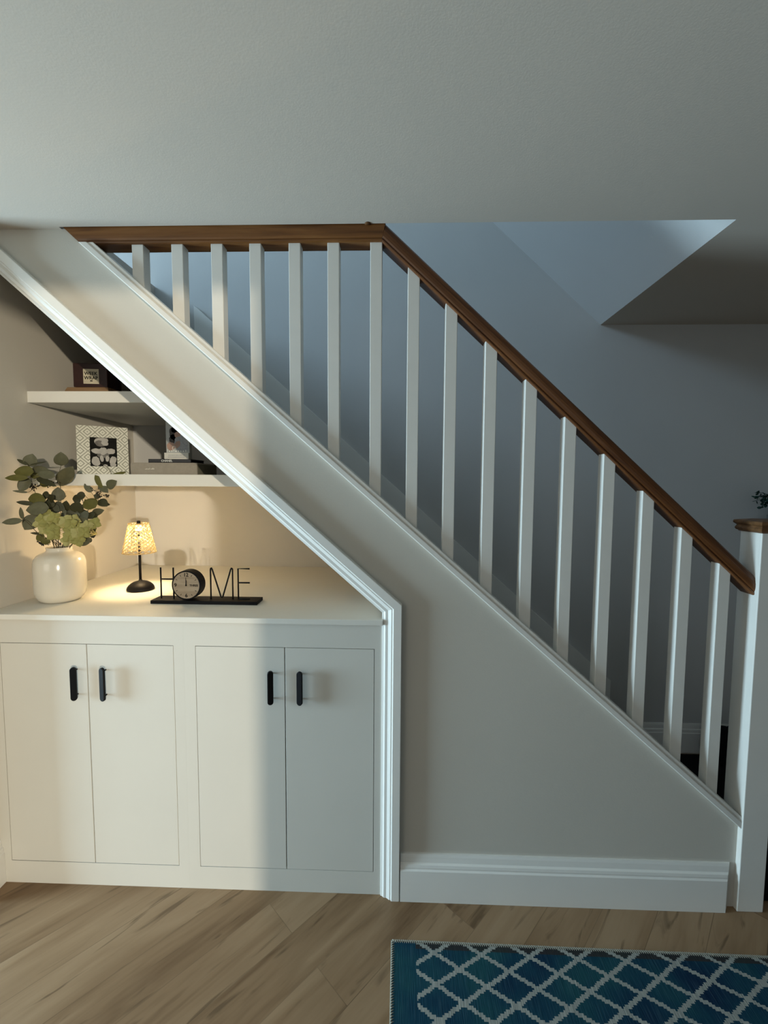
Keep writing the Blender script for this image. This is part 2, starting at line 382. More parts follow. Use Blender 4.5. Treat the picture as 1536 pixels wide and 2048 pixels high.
def cupboard(name,label,x0,x1,a,bm_,c,hl,hr):
    t=thing(name,label,'cupboard',((x0+x1)/2,FY,0),group='built in cupboards under the stairs')
    z0,z1=.0885,.9425
    f=NB(); box(f,x0,x1,FY,FY+.02,0,z0); box(f,x0,x1,FY,FY+.02,z1,1.033); box(f,x0,a,FY,FY+.02,z0,z1); box(f,c,x1,FY,FY+.02,z0,z1)
    obj('face_frame',f,MK,t)
    f=NB(); box(f,x0+.01,x1-.005,FY+.045,W-.02,.02,1.02); obj('carcass',f,MGAP,t)
    g=.0016
    for xa_,xb_,hx,sd in ((a,bm_,hl,1),(bm_,c,hr,-1)):
        f=NB(); box(f,xa_+g,xb_-g,FY,FY+.019,z0+g,z1-g*1.3,.0008); d=obj('door',f,MK,t)
        handle(d,hx,sd)
cupboard('cupboard','left built-in pair of pale cupboard doors, next to the left wall',XL,-.9465,-1.635,-1.3080,-.9840,-1.3475,-1.2390)
cupboard('cupboard','right built-in pair of pale cupboard doors, beside the white architrave',-.9464,-.2232,-.9040,-.5750,-.2495,-.6240,-.5165)
b=NB(); box(b,XL,-.2195,.0,W,1.033,1.053,.0022,seg=2)
wt=obj('worktop',b,MTOP); tag(wt,'pale painted worktop over the cupboards holding lamp and vase','worktop')
# shelves
def shelf(z0,z1,label):
    x1=(.8811-.8811*.1527-1.333*.0705+1.1097-.8811-z1)/.8811 if False else (AI(0,.0705)-z1)/.8811
    b=NB(); x1b=(AI(0,.0705)-z0)/.8811
    prism(b,[(XL,z0),(x1b-.002,z0),(x1-.002,z1),(XL,z1)],.238,W-.001,bev=.0015)
    o=obj('floating_shelf',b,MSH); tag(o,label,'shelf',group='floating shelves in the alcove')
    return o
shelf(1.8555,1.9010,'upper thick white floating shelf holding the brown box')
low_shelf=shelf(1.5190,1.5670,'lower thick white floating shelf holding books and the patterned frame')
# world positions of sprig stems, leaves (base, tip, width, tone) and flower heads
SPRIGS={'tall_left':([[-1.5642,0.2,1.2616],[-1.5785,0.19,1.3763],[-1.5958,0.16,1.4892],[-1.5925,0.14,1.5455],[-1.5897,0.13,1.5942]],[([-1.5897,0.13,1.5942],[-1.572,0.122,1.6406],0.0415,'g'),([-1.5856,0.12,1.5986],[-1.6237,0.112,1.6205],0.0121,'d'),([-1.5877,0.13,1.599],[-1.5204,0.122,1.6119],0.0051,'d'),([-1.5638,0.12,1.5714],[-1.6246,0.112,1.5724],0.0428,'o'),([-1.5706,0.1,1.5485],[-1.6453,0.092,1.5495],0.0235,'o'),([-1.5954,0.13,1.5487],[-1.6144,0.122,1.4965],0.0367,'g'),([-1.5994,0.15,1.5818],[-1.5285,0.142,1.5819],0.0259,'g'),([-1.4899,0.13,1.5542],[-1.5556,0.122,1.5715],0.0335,'g'),([-1.5808,0.15,1.549],[-1.4878,0.142,1.52],0.0226,'d'),([-1.5822,0.11,1.4937],[-1.6293,0.102,1.5],0.0088,'g'),([-1.6058,0.15,1.5224],[-1.5723,0.142,1.5128],0.0226,'k'),([-1.5931,0.15,1.506],[-1.5988,0.142,1.5225],0.0162,'k'),([-1.5947,0.17,1.5458],[-1.5998,0.162,1.5788],0.0295,'o'),([-1.5941,0.18,1.5224],[-1.5421,0.172,1.5361],0.0263,'o'),([-1.5549,0.17,1.5193],[-1.5035,0.162,1.5297],0.0164,'k')]),'tall_middle':([[-1.5629,0.22,1.2585],[-1.5487,0.22,1.3739],[-1.5423,0.22,1.5122],[-1.5492,0.22,1.5534],[-1.5346,0.22,1.6031]],[([-1.5347,0.22,1.5997],[-1.52,0.212,1.6527],0.0438,'g'),([-1.537,0.21,1.5294],[-1.4617,0.202,1.5926],0.0503,'g'),([-1.5472,0.22,1.5208],[-1.4962,0.212,1.5382],0.0162,'g'),([-1.5341,0.2,1.4563],[-1.5361,0.192,1.5126],0.0416,'g'),([-1.5534,0.23,1.5224],[-1.5405,0.222,1.5466],0.0203,'g'),([-1.5556,0.2,1.4442],[-1.5082,0.192,1.4245],0.0367,'b'),([-1.5357,0.22,1.464],[-1.5111,0.212,1.4783],0.0047,'g'),([-1.5616,0.19,1.4378],[-1.5215,0.182,1.4149],0.0364,'b'),([-1.5311,0.22,1.4087],[-1.5085,0.212,1.4577],0.0303,'d')]),'tall_right':([[-1.5237,0.22,1.2589],[-1.4731,0.23,1.3737],[-1.3941,0.24,1.4852],[-1.352,0.25,1.5584],[-1.3649,0.25,1.5931],[-1.396,0.25,1.6154]],[([-1.3519,0.25,1.5602],[-1.2876,0.242,1.5767],0.013,'o'),([-1.3736,0.24,1.5097],[-1.4047,0.232,1.5641],0.0273,'o'),([-1.356,0.23,1.5134],[-1.3064,0.222,1.5395],0.0339,'g'),([-1.3961,0.24,1.5234],[-1.3511,0.232,1.4927],0.0256,'g'),([-1.4293,0.24,1.4919],[-1.4538,0.232,1.5282],0.0211,'g'),([-1.4116,0.25,1.4918],[-1.4336,0.242,1.5092],0.0343,'k'),([-1.3979,0.25,1.4779],[-1.3567,0.242,1.4785],0.012,'k'),([-1.3925,0.21,1.4312],[-1.436,0.202,1.4621],0.0503,'o'),([-1.3986,0.24,1.4608],[-1.3567,0.232,1.4372],0.0324,'d'),([-1.4221,0.23,1.4055],[-1.3657,0.222,1.4204],0.0271,'g'),([-1.4622,0.25,1.4775],[-1.4955,0.242,1.4775],0.0309,'d'),([-1.4732,0.24,1.4637],[-1.5062,0.232,1.4638],0.0341,'d'),([-1.3921,0.24,1.4469],[-1.3495,0.232,1.4424],0.0171,'d'),([-1.4116,0.25,1.4918],[-1.3928,0.242,1.4643],0.0206,'k'),([-1.4017,0.25,1.4709],[-1.4205,0.242,1.4815],0.0206,'d')]),'low_right':([[-1.5079,0.2,1.2622],[-1.4833,0.2,1.3419],[-1.4663,0.2,1.4107],[-1.4579,0.2,1.4449]],[([-1.4663,0.2,1.4107],[-1.4444,0.192,1.4556],0.0433,'d'),([-1.4379,0.19,1.4116],[-1.4051,0.182,1.3921],0.0364,'b'),([-1.5058,0.22,1.4228],[-1.4533,0.212,1.4375],0.0405,'k'),([-1.4496,0.22,1.4163],[-1.4384,0.212,1.4582],0.0371,'k'),([-1.4671,0.2,1.3935],[-1.4946,0.192,1.4178],0.0333,'d'),([-1.4525,0.18,1.3783],[-1.398,0.172,1.3863],0.0296,'b'),([-1.4927,0.18,1.4051],[-1.5067,0.172,1.4123],0.0296,'b'),([-1.414,0.2,1.4111],[-1.3953,0.192,1.388],0.0333,'d'),([-1.5023,0.23,1.4361],[-1.5245,0.222,1.4329],0.0305,'k'),([-1.4338,0.17,1.3962],[-1.444,0.162,1.4135],0.0196,'b'),([-1.4117,0.21,1.3898],[-1.3776,0.202,1.401],0.0201,'d'),([-1.4234,0.14,1.3058],[-1.3532,0.132,1.3126],0.0402,'g')]),'low_left':([[-1.5477,0.18,1.2649],[-1.5687,0.16,1.3454],[-1.5876,0.15,1.4131],[-1.5874,0.14,1.4469]],[([-1.57,0.12,1.448],[-1.6231,0.112,1.4584],0.0159,'d'),([-1.5309,0.13,1.4642],[-1.5975,0.122,1.4673],0.0463,'o'),([-1.5106,0.12,1.4355],[-1.5908,0.112,1.4272],0.0476,'g'),([-1.5417,0.16,1.4796],[-1.5619,0.152,1.4863],0.0293,'d'),([-1.5542,0.17,1.4624],[-1.5229,0.162,1.4797],0.0327,'d'),([-1.5588,0.12,1.4057],[-1.5947,0.112,1.3505],0.0476,'g'),([-1.5821,0.13,1.3816],[-1.608,0.122,1.3953],0.0319,'g'),([-1.5427,0.15,1.4268],[-1.5553,0.142,1.4471],0.0356,'d'),([-1.5385,0.17,1.4323],[-1.5508,0.162,1.4661],0.0295,'d'),([-1.5681,0.14,1.4272],[-1.5803,0.132,1.4506],0.0289,'g')]),'wisp_left':([[-1.5367,0.15,1.2697],[-1.5525,0.12,1.3302],[-1.5617,0.08,1.3799],[-1.5717,0.07,1.3919]],[([-1.5644,0.06,1.3912],[-1.6284,0.052,1.3835],0.022,'g'),([-1.5813,0.08,1.3932],[-1.5736,0.072,1.4393],0.013,'g'),([-1.5423,0.12,1.3336],[-1.5871,0.112,1.3374],0.0089,'d'),([-1.5451,0.13,1.3125],[-1.5712,0.122,1.3265],0.0287,'o'),([-1.5226,0.13,1.2895],[-1.569,0.122,1.3034],0.0057,'k'),([-1.5525,0.13,1.2992],[-1.5496,0.122,1.2888],0.008,'k'),([-1.5187,0.13,1.2995],[-1.5519,0.122,1.3102],0.0224,'o'),([-1.4937,0.14,1.2851],[-1.5059,0.132,1.3193],0.0257,'k'),([-1.5692,0.13,1.3023],[-1.5395,0.122,1.2889],0.007,'k')])}
HEADS={'left_head':[[-1.5313,0.09,1.376],[-1.5224,0.1,1.3946],[-1.5184,0.12,1.4126],[-1.4842,0.09,1.399],[-1.4693,0.1,1.4015],[-1.5035,0.1,1.3753],[-1.5161,0.09,1.3504],[-1.4586,0.075,1.3367],[-1.4714,0.08,1.3584],[-1.4574,0.1,1.3758],[-1.4849,0.08,1.3486]],'right_head':[[-1.429,0.09,1.3898],[-1.4002,0.09,1.3772],[-1.4,0.08,1.3526],[-1.4133,0.07,1.3154],[-1.3781,0.08,1.3337],[-1.3725,0.1,1.3604],[-1.3491,0.1,1.3703],[-1.3493,0.09,1.3456],[-1.342,0.12,1.3749],[-1.4195,0.12,1.3905],[-1.3692,0.08,1.3145],[-1.4029,0.07,1.3315],[-1.3716,0.085,1.346]]}
L_A,L_B,L_C,L_C2,L_S,L_L,EXPO=250,9,150,3,1.6,9,.04
ZT=1.053
# ------------------------------------------------------------------ vase
MVASE=mat('cream_glazed_ceramic',(.66,.62,.53),.16,.55,.03,14,.02,30,coat=.5)
VX,VY=-1.5430,.200
vs=.84
v=thing('vase','cream glazed round-shouldered ceramic vase at the left end of the worktop','vase',(VX,VY,ZT))
b=NB()
outp=[(.060,0),(.076,.001),(.084,.006),(.093,.014),(.101,.028),(.1055,.045),(.1065,.07),(.1065,.13),(.1050,.158),(.100,.174),(.090,.186),(.075,.194),(.060,.199),(.0525,.203),(.0510,.209),(.0530,.215),(.0525,.218)]
inp=[(.047,.218),(.045,.205),(.052,.198),(.085,.182),(.097,.165),(.099,.12),(.099,.05),(.08,.012),(.02,.010)]
lathe(b,[(r*vs,z) for r,z in outp+inp],(VX,VY,ZT),64); obj('vase_body',b,MVASE,v)
# ------------------------------------------------------------------ foliage
def leafmat(name,c,c2,rough=.55):
    m=mat(name,c,rough,.3,.12,60)
    return m
LM={'g':leafmat('leaf_grey_green',(.100,.098,.056),0),'o':leafmat('leaf_olive',(.095,.088,.018),0),'d':leafmat('leaf_dark_green',(.040,.040,.017),0),'b':leafmat('leaf_blue_grey',(.095,.10,.070),0),'k':leafmat('berry_near_black',(.012,.012,.008),0)}
MSTEM=mat('plant_stem',(.075,.062,.030),.7,.2,.15,80)
MPET=mat('hydrangea_petal',(.27,.26,.085),.7,.2,.10,50)
MPET2=mat('hydrangea_petal_pale',(.35,.33,.135),.7,.2,.10,50)
VIEW=Vector((1.37,-1.70,.15)).normalized()      # outward from the corner, the way the bouquet was arranged to face
def leaf_bm(b,p0,p1,w,rnd,mi=0,cup=.18,tip=1.0):
    p0=Vector(p0);p1=Vector(p1); ax=p1-p0; L=ax.length; t=ax.normalized()
    nrm=(VIEW-t*VIEW.dot(t)).normalized()
    nrm=(Matrix.Rotation(rnd.uniform(-.35,.35),3,t)@nrm); side=t.cross(nrm).normalized()
    N=9; K=4; front=[];back=[]
    for i in range(N+1):
        u=i/N; r=(math.sin(PI*min(1,u**.82))**.62)*w/2*(1-.12*(u>.85))
        if i==0 or i==N: r=w*.015
        bend=nrm*(-L*.10*(u-.2)**2)
        row=[];rb_=[]
        for k in range(-K,K+1):
            s_=k/K; p=p0+ax*u+side*(r*s_)+bend+nrm*(cup*r*(abs(s_)**1.3))
            row.append(b.verts.new(p)); rb_.append(b.verts.new(p-nrm*.0006))
        front.append(row);back.append(rb_)
    for rows,fl in ((front,0),(back,1)):
        for a,c in zip(rows,rows[1:]):
            for k in range(2*K):
                f=b.faces.new([a[k],a[k+1],c[k+1],c[k]][::-1 if fl else 1]); f.smooth=True; f.material_index=mi
    for k in (0,2*K):
        for i in range(N):
            b.faces.new([front[i][k],front[i+1][k],back[i+1][k],back[i][k]]).material_index=mi
    for i in (0,N):
        for k in range(2*K): b.faces.new([front[i][k],front[i][k+1],back[i][k+1],back[i][k]])
def berries(b,p0,p1,w,rnd):
    p0=Vector(p0);p1=Vector(p1)
    for i in range(14):
        c=p0.lerp(p1,rnd.random())+Vector((rnd.uniform(-1,1),rnd.uniform(-1,1)*.6,rnd.uniform(-1,1)))*w*.42
        s_=bmesh.new(); bmesh.ops.create_icosphere(s_,subdivisions=1,radius=rnd.uniform(.0016,.0030))
        bmesh.ops.scale(s_,vec=(1,1,1.4),verts=s_.verts); bmesh.ops.translate(s_,verts=s_.verts,vec=c)
        for f in s_.faces: f.smooth=True
        merge(b,s_)
        tube(b,[p0.lerp(p1,.5),c],.0005,5)
SL={'tall_left':'tall eucalyptus sprig of olive and grey leaves reaching up on the left of the vase',
'tall_middle':'upright eucalyptus sprig with two large grey-green leaves over the middle of the vase',
'tall_right':'eucalyptus sprig arching right in front of the lower shelf edge',
'low_right':'short dark leafy sprig just above the cream flowers on the right',
'low_left':'short sprig of broad olive and grey leaves above the cream flowers on the left',
'wisp_left':'thin trailing sprig with a lone flat leaf near the left wall'}
mouth=Vector((VX,VY,ZT+.225))
for key,(stem,lv) in SPRIGS.items():
    rnd=random.Random(len(key)*7+ord(key[0])+ord(key[-1]))
    t=thing('eucalyptus_sprig',SL[key],'foliage',tuple(mouth),group='foliage in the cream vase')
    P=[Vector(p) for p in stem]
    # run the stem down through the vase mouth
    off=Vector((max(-.025,min(.025,P[0].x-VX)),max(-.02,min(.02,P[0].y-VY)),0))
    P=[Vector((VX,VY,ZT+.05))+off*.5,Vector((VX,VY,ZT+.222))+off]+P[1:]
    sp=smooth_path(P,6); nn=len(sp)
    b=NB(); tube(b,sp,[.0016-.0009*i/nn for i in range(nn)],8); so=obj('stem',b,MSTEM,t)
    if key.startswith('low'):      # filler leaves crowding the middle of the bunch
        lv=list(lv)
        for _ in range(13):
            c=sp[int(nn*.62)].lerp(sp[-1],rnd.random()*.9)+Vector((rnd.uniform(-.035,.035),rnd.uniform(-.01,.035),rnd.uniform(-.045,.03)))
            a=rnd.uniform(0,2*PI); L=rnd.uniform(.016,.028)
            lv.append((c,c+Vector((math.cos(a)*L,0,math.sin(a)*L)),L*.95,rnd.choice('dddgbo')))
    for (p0,p1,w,tn) in lv:
        p0=Vector(p0);p1=Vector(p1)
        b=NB()
        if tn=='k':
            berries(b,p0,p1,w,rnd)
            near=min(sp,key=lambda q:(q-p0).length); tube(b,smooth_path([near,(near+p0)/2+Vector((0,0,.003)),p0],3),.0008,6)
            obj('berry_cluster',b,LM['k'],t)
        else:
            dp=(p1-p0).length*rnd.uniform(-.25,.15); p1=p1+Vector((dp*.28*0,dp,0))
            leaf_bm(b,p0,p1,w*1.12,rnd)
            near=min(sp[8:],key=lambda q:(q-p0).length); dn=(near-p0).length
            if dn>.004: tube(b,smooth_path([near,near.lerp(p0,.5)+Vector((0,0,-.004)),p0],4),.0008,6)
            obj('leaf',b,LM[tn],t)
HL={'left_head':'cream-green hydrangea flower head on the left of the vase mouth','right_head':'cream-green hydrangea flower head on the right of the vase mouth'}
for key,cs in HEADS.items():
    rnd=random.Random(len(key))
    hx=sum(c[0] for c in cs)/len(cs); t=thing('hydrangea_flower',HL[key],'flower',tuple(mouth+Vector((.01 if 'r' in key[:1] else -.01,0,0))),group='hydrangea heads in the cream vase')
    ctr=Vector((hx,.20,1.325))
    b=NB(); tube(b,smooth_path([Vector((VX,VY,ZT+.06)),Vector((VX+(hx-VX)*.3,VY,ZT+.222)),ctr],8),.0022,8); obj('stem',b,MSTEM,t)
    extra=[[c[0]+rnd.uniform(-.02,.02),c[1]+rnd.uniform(.02,.06),c[2]+rnd.uniform(-.012,.018)] for c in cs[::3]]
    for ci,c in enumerate(cs):
        c=Vector(c)+Vector((0,rnd.uniform(-.008,.012),0)); out=(c-Vector((VX,VY+.02,1.30))).normalized(); out=(out*.7+VIEW*.8+Vector((rnd.uniform(-.6,.6),rnd.uniform(-.2,.2),rnd.uniform(-.5,.6)))).normalized()
        u=out.cross(Vector((0,0,1))).normalized(); w_=out.cross(u); a0=rnd.uniform(0,PI/2); b=NB()
        for k in range(4):
            a=a0+k*PI/2+rnd.uniform(-.15,.15); d=u*math.cos(a)+w_*math.sin(a); L=rnd.uniform(.021,.028)
            s_=out.cross(d).normalized(); N=6
            G=[]
            for i in range(N+1):
                f_=i/N; r=L*.47*math.sin(PI*min(1,(f_*.82+.1)))**.6*(1 if i<N else .55)
                row=[]
                for q in range(-3,4):
                    e=q/3; row.append(c+d*(L*f_*(1-.10*abs(e)**2))+s_*(r*e)+out*(.006*f_-.007*f_*f_-.003*e*e+.0015*math.sin(5*e+k)))
                G.append(row)
            for sgn in (0,1):
                V_=[[b.verts.new(p-out*(.0005*sgn)) for p in row] for row in G]
                for aa,cc in zip(V_,V_[1:]):
                    for q in range(6):
                        fc=b.faces.new([aa[q],aa[q+1],cc[q+1],cc[q]]); fc.smooth=True
        s_=bmesh.new(); bmesh.ops.create_icosphere(s_,subdivisions=1,radius=.0022); bmesh.ops.translate(s_,verts=s_.verts,vec=c+out*.002); merge(b,s_)
        tube(b,[ctr,c],.0007,5)
        obj('blossom',b,MPET if ci%3 else MPET2,t)
    for _ in range(16):
        e=Vector(rnd.choice(cs)).lerp(ctr,.38); p0=Vector((min(e.x+rnd.uniform(-.02,.02),-1.425),.205+rnd.uniform(0,.02),e.z+rnd.uniform(-.02,.01))); a=rnd.uniform(0,2*PI); L=rnd.uniform(.022,.032)
        b=NB(); leaf_bm(b,p0,p0+Vector((math.cos(a)*L,0,math.sin(a)*L*.8)),L*.8,rnd); tube(b,[ctr,p0],.0007,5); obj('leaf',b,LM[rnd.choice('dddo')],t)
# ------------------------------------------------------------------ table lamp
LX,LY=-1.3190,.375
MSHADE=bpy.data.materials.new('pleated_clear_shade'); MSHADE.use_nodes=True
nt=MSHADE.node_tree; p=nt.nodes['Principled BSDF']; p.inputs['Base Color'].default_value=(.50,.43,.30,1); p.inputs['Roughness'].default_value=.35
tr=nt.nodes.new('ShaderNodeBsdfTranslucent'); tr.inputs['Color'].default_value=(.85,.76,.55,1); ms=nt.nodes.new('ShaderNodeMixShader'); ms.inputs[0].default_value=.75
nt.links.new(p.outputs[0],ms.inputs[1]); nt.links.new(tr.outputs[0],ms.inputs[2]); nt.links.new(ms.outputs[0],nt.nodes['Material Output'].inputs[0])
lp=thing('table_lamp','small lit table lamp with black stem and knitted-look pleated shade on the worktop','lamp',(LX,LY,ZT))
b=NB(); lathe(b,[(r*.86,z) for r,z in ((0.0,0),(.060,0),(.0645,.002),(.0655,.006),(.0630,.014),(.057,.022),(.047,.030),(.034,.0365),(.020,.0405),(.009,.0425),(.0085,.046),(.0,.046))],(LX,LY,ZT),56,caps=False); obj('lamp_base',b,MBLK,lp)
b=NB(); lathe(b,[(.0055,.04),(.0055,.290)],(LX,LY,ZT),20); obj('lamp_stem',b,MBLK,lp)
# shade: vertical plaits
z0,z1,r0,r1=.170,.299,.0655,.0385; seg=15
b=NB()
def sh_r(f): return r0+(r1-r0)*f
for k in range(seg):
    a0=2*PI*k/seg
    for sg in (1,-1):
        pts=[]
        for i in range(37):
            f=i/36; a=a0+sg*(PI/seg)*.85*math.sin(f*PI*8); r=sh_r(f)+.0022*math.cos(f*PI*8)*sg
            pts.append((LX+r*math.cos(a),LY+r*math.sin(a),ZT+z0+(z1-z0)*f))
        tube(b,pts,[.0024*(1-.30*i/36) for i in range(37)],6)
for z,r in ((z0,r0),(z1,r1)):
    pts=[(LX+(r+.001)*math.cos(2*PI*i/48),LY+(r+.001)*math.sin(2*PI*i/48),ZT+z) for i in range(49)]
    tube(b,pts,.0022,8)
shd=obj('lamp_shade',b,MSHADE,lp)
b=NB(); lathe(b,[(.0,.296),(.007,.296),(.0075,.299),(.0075,.309),(.006,.311),(0,.311)],(LX,LY,ZT),24,caps=False)
for k in range(3):
    a=k*2*PI/3+.3; tube(b,[(LX,LY,ZT+.298),(LX+r1*math.cos(a),LY+r1*math.sin(a),ZT+.298)],.0012,6)
obj('finial',b,MBLK,lp)
MBULB=bpy.data.materials.new('lit_bulb'); MBULB.use_nodes=True; q=MBULB.node_tree.nodes['Principled BSDF']
q.inputs['Emission Color'].default_value=(1,.72,.36,1); q.inputs['Emission Strength'].default_value=3
b=NB(); lathe(b,[(0,.268),(.010,.268),(.016,.278),(.010,.290),(0,.292)][::1],(LX,LY,ZT),20,caps=False); obj('bulb',b,MBULB,lp)
# ------------------------------------------------------------------ HOME clock
t=thing('home_word_clock','black wire letters spelling HOME with a round clock for the O on the worktop','clock',(-.936,.195,ZT))
BY0,BY1=.160,.236
b=NB(); box(b,-1.150,-.7222,BY0,BY1,ZT,ZT+.0135,.001); obj('base_plate',b,MBLK,t)
yl=.195; R=.0031; zb_=ZT+.012; zt_=1.1925
def rod(bm,pts,r=R): tube(bm,pts,r,10)
b=NB(); rod(b,[(-1.124,yl,zb_),(-1.124,yl,zt_)]); rod(b,[(-1.0725,yl,zb_),(-1.0725,yl,zt_)]); rod(b,[(-1.124,yl,1.1455),(-1.0725,yl,1.1455)]); obj('letter_h',b,MBLK,t)
b=NB(); pts=[(-.9205,yl,zb_),(-.9205,yl,zt_-.006),(-.9195,yl,zt_-.001),(-.917,yl,zt_+.001),(-.914,yl,zt_-.004),(-.880,yl,zb_+.012),(-.876,yl,zb_+.008),(-.872,yl,zb_+.012),(-.838,yl,zt_-.004),(-.835,yl,zt_+.001),(-.832,yl,zt_-.001),(-.831,yl,zt_-.006),(-.831,yl,zb_)]
rod(b,pts); obj('letter_m',b,MBLK,t)
b=NB(); rod(b,[(-.8085,yl,zb_),(-.8085,yl,zt_-.001),(-.7620,yl,zt_-.001)]); rod(b,[(-.8085,yl,1.1345),(-.7620,yl,1.1345)]); rod(b,[(-.8085,yl,zb_+.003),(-.7620,yl,zb_+.003)]); obj('letter_e',b,MBLK,t)
cx,cz,cr=-1.0095,1.1265,.0585; cy0,cy1=.171,.216
b=NB(); seg=56
def ringY(r,y): return [(cx+r*math.cos(2*PI*i/seg),y,cz+r*math.sin(2*PI*i/seg)) for i in range(seg)]
rings(b,[ringY(cr-.005,cy0+.003),ringY(cr-.005,cy0),ringY(cr-.001,cy0),ringY(cr,cy0+.001),ringY(cr,cy1-.001),ringY(cr-.001,cy1)],smooth=False)
ck=obj('clock_case',b,MBLK,t)
MFACE=wood('clock_face_planks',0,(.235,.185,.13),(.33,.27,.20),(.40,.335,.26),.6,1.5)
b=NB(); rings(b,[ringY(cr-.0052,cy0+.0006),ringY(cr-.0052,cy0+.0025)]); obj('clock_face',b,MFACE,ck)
b=NB(); yf=cy0+.0002
def put(bm,tb,x,z,y=yf,sc=1): merge(bm,tb,0,Matrix.Translation((x,y,z)))
put(b,text_bm('12',.0205),cx,cz+.042); put(b,text_bm('6',.0205),cx,cz-.042); put(b,text_bm('9',.0205),cx-.043,cz); put(b,text_bm('THREE',.0118),cx+.031,cz-.0005)
for k in range(12):
    if k%3==0: continue
    a=k*PI/6; d=Vector((math.sin(a),0,math.cos(a))); q0=Vector((cx,yf,cz))+d*.041; q1=Vector((cx,yf,cz))+d*.047; tube(b,[q0,q1],.0009,6)
obj('numerals',b,MBLK,ck)
b=NB(); tube(b,[(cx,yf-.0008,cz),(cx-.0008,yf-.0008,cz+.031)],[.0014,.0009],6); tube(b,[(cx,yf-.001,cz),(cx+.0008,yf-.001,cz+.020)],[.0022,.0016],6)
rings(b,[[(cx+.003*math.cos(k*PI/8),y,cz+.003*math.sin(k*PI/8)) for k in range(16)] for y in (yf-.002,yf)]); obj('clock_hands',b,MBLK,ck)
# ------------------------------------------------------------------ lower shelf
ZS=1.567
# patterned photo frame
MDIA=bpy.data.materials.new('white_diamond_pattern'); MDIA.use_nodes=True
nt=MDIA.node_tree; pb=nt.nodes['Principled BSDF']; tc=nt.nodes.new('ShaderNodeTexCoord'); sp_=nt.nodes.new('ShaderNodeSeparateXYZ'); nt.links.new(tc.outputs['Object'],sp_.inputs[0])
P_=.058
def tri(o,ph): 
    fr=mathn(nt,'FRACT',mathn(nt,'ADD',mathn(nt,'DIVIDE',o,P_),ph)); return mathn(nt,'ABSOLUTE',mathn(nt,'SUBTRACT',fr,.5))
d=mathn(nt,'ADD',tri(sp_.outputs[0],.5),tri(sp_.outputs[2],.12))
rg=mathn(nt,'FRACT',mathn(nt,'ADD',mathn(nt,'MULTIPLY',d,4.0),.15)); ln=ramp(nt,rg,[(.0,(.27,.27,.21)),(.33,(.27,.27,.21)),(.42,(.66,.65,.56)),(1,(.66,.65,.56))])
nt.links.new(ln,pb.inputs['Base Color']); pb.inputs['Roughness'].default_value=.5
MPH=[mat('photo_dark',(.008,.008,.007),.7,.1,.3,40),mat('photo_light',(.45,.43,.40),.7,.1,.12,40),mat('photo_mid',(.17,.16,.15),.7,.1,.2,40)]
fx,fy=-1.540,.480; fw,fh=.2010,.2240; rz=math.atan2(.13,.145)*.80
fr=thing('photo_frame','white diamond-patterned photo frame with a black and white picture on the lower shelf','photo frame',(fx,fy,ZS),rz)
tilt=math.radians(-6)
def tl(bm): bmesh.ops.rotate(bm,verts=bm.verts,cent=(0,0,0),matrix=Matrix.Rotation(tilt,3,'X')); return bm
ix0,ix1,iz0,iz1=-.0505,.0545,.038,.172
b=NB()
for x0_,x1_,z0_,z1_ in ((-fw/2,ix0,0,fh),(ix1,fw/2,0,fh),(ix0,ix1,0,iz0),(ix0,ix1,iz1,fh)): box(b,x0_,x1_,-.018,0,z0_,z1_)
obj('frame_border',tl(b),MDIA,fr,world=False)
b=NB(); box(b,ix0,ix1,-.008,-.002,iz0,iz1,0,0)
def blob(bm,x,z,rx,rz_,mi,y,rot=0,n=20,jit=.0):
    vs=[];rr=random.Random(int(x*1e4+z*1e4))
    for i in range(n):
        a=2*PI*i/n; k=1+rr.uniform(-jit,jit); px=rx*math.cos(a)*k; pz=rz_*math.sin(a)*k
        vs.append(bm.verts.new((x+px*math.cos(rot)-pz*math.sin(rot),y,z+px*math.sin(rot)+pz*math.cos(rot))))
    f=bm.faces.new(vs); f.material_index=mi
w_,h_=ix1-ix0,iz1-iz0
def PB(u,v,ru,rv,mi,lay,rot=0): blob(b,ix0+w_*u,iz0+h_*(1-v),w_*ru,h_*rv,mi,-.0082-.0002*lay,rot,22,.09)
PB(.42,.12,.27,.13,1,1,.15);PB(.38,.20,.20,.11,2,2,-.2);PB(.55,.18,.14,.09,1,3,-.5)
PB(.25,.47,.20,.09,1,2,-.1);PB(.76,.46,.17,.10,1,2,.1);PB(.48,.46,.15,.13,1,3);PB(.47,.60,.22,.10,2,1)
PB(.20,.82,.15,.17,1,2,.2);PB(.84,.78,.13,.15,1,2,-.3);PB(.84,.93,.12,.07,1,3);PB(.42,.72,.07,.11,1,3,.1);PB(.63,.72,.07,.11,1,3,-.1);PB(.55,.96,.08,.04,1,2)
obj('photograph',tl(b),MPH,fr,world=False)
b=NB(); box(b,-.03,.03,0,.003,.02,.19); tl(b); box(b,-.02,.02,.058,.062,0.0,.10); obj('frame_back',b,MBLK,fr,world=False)
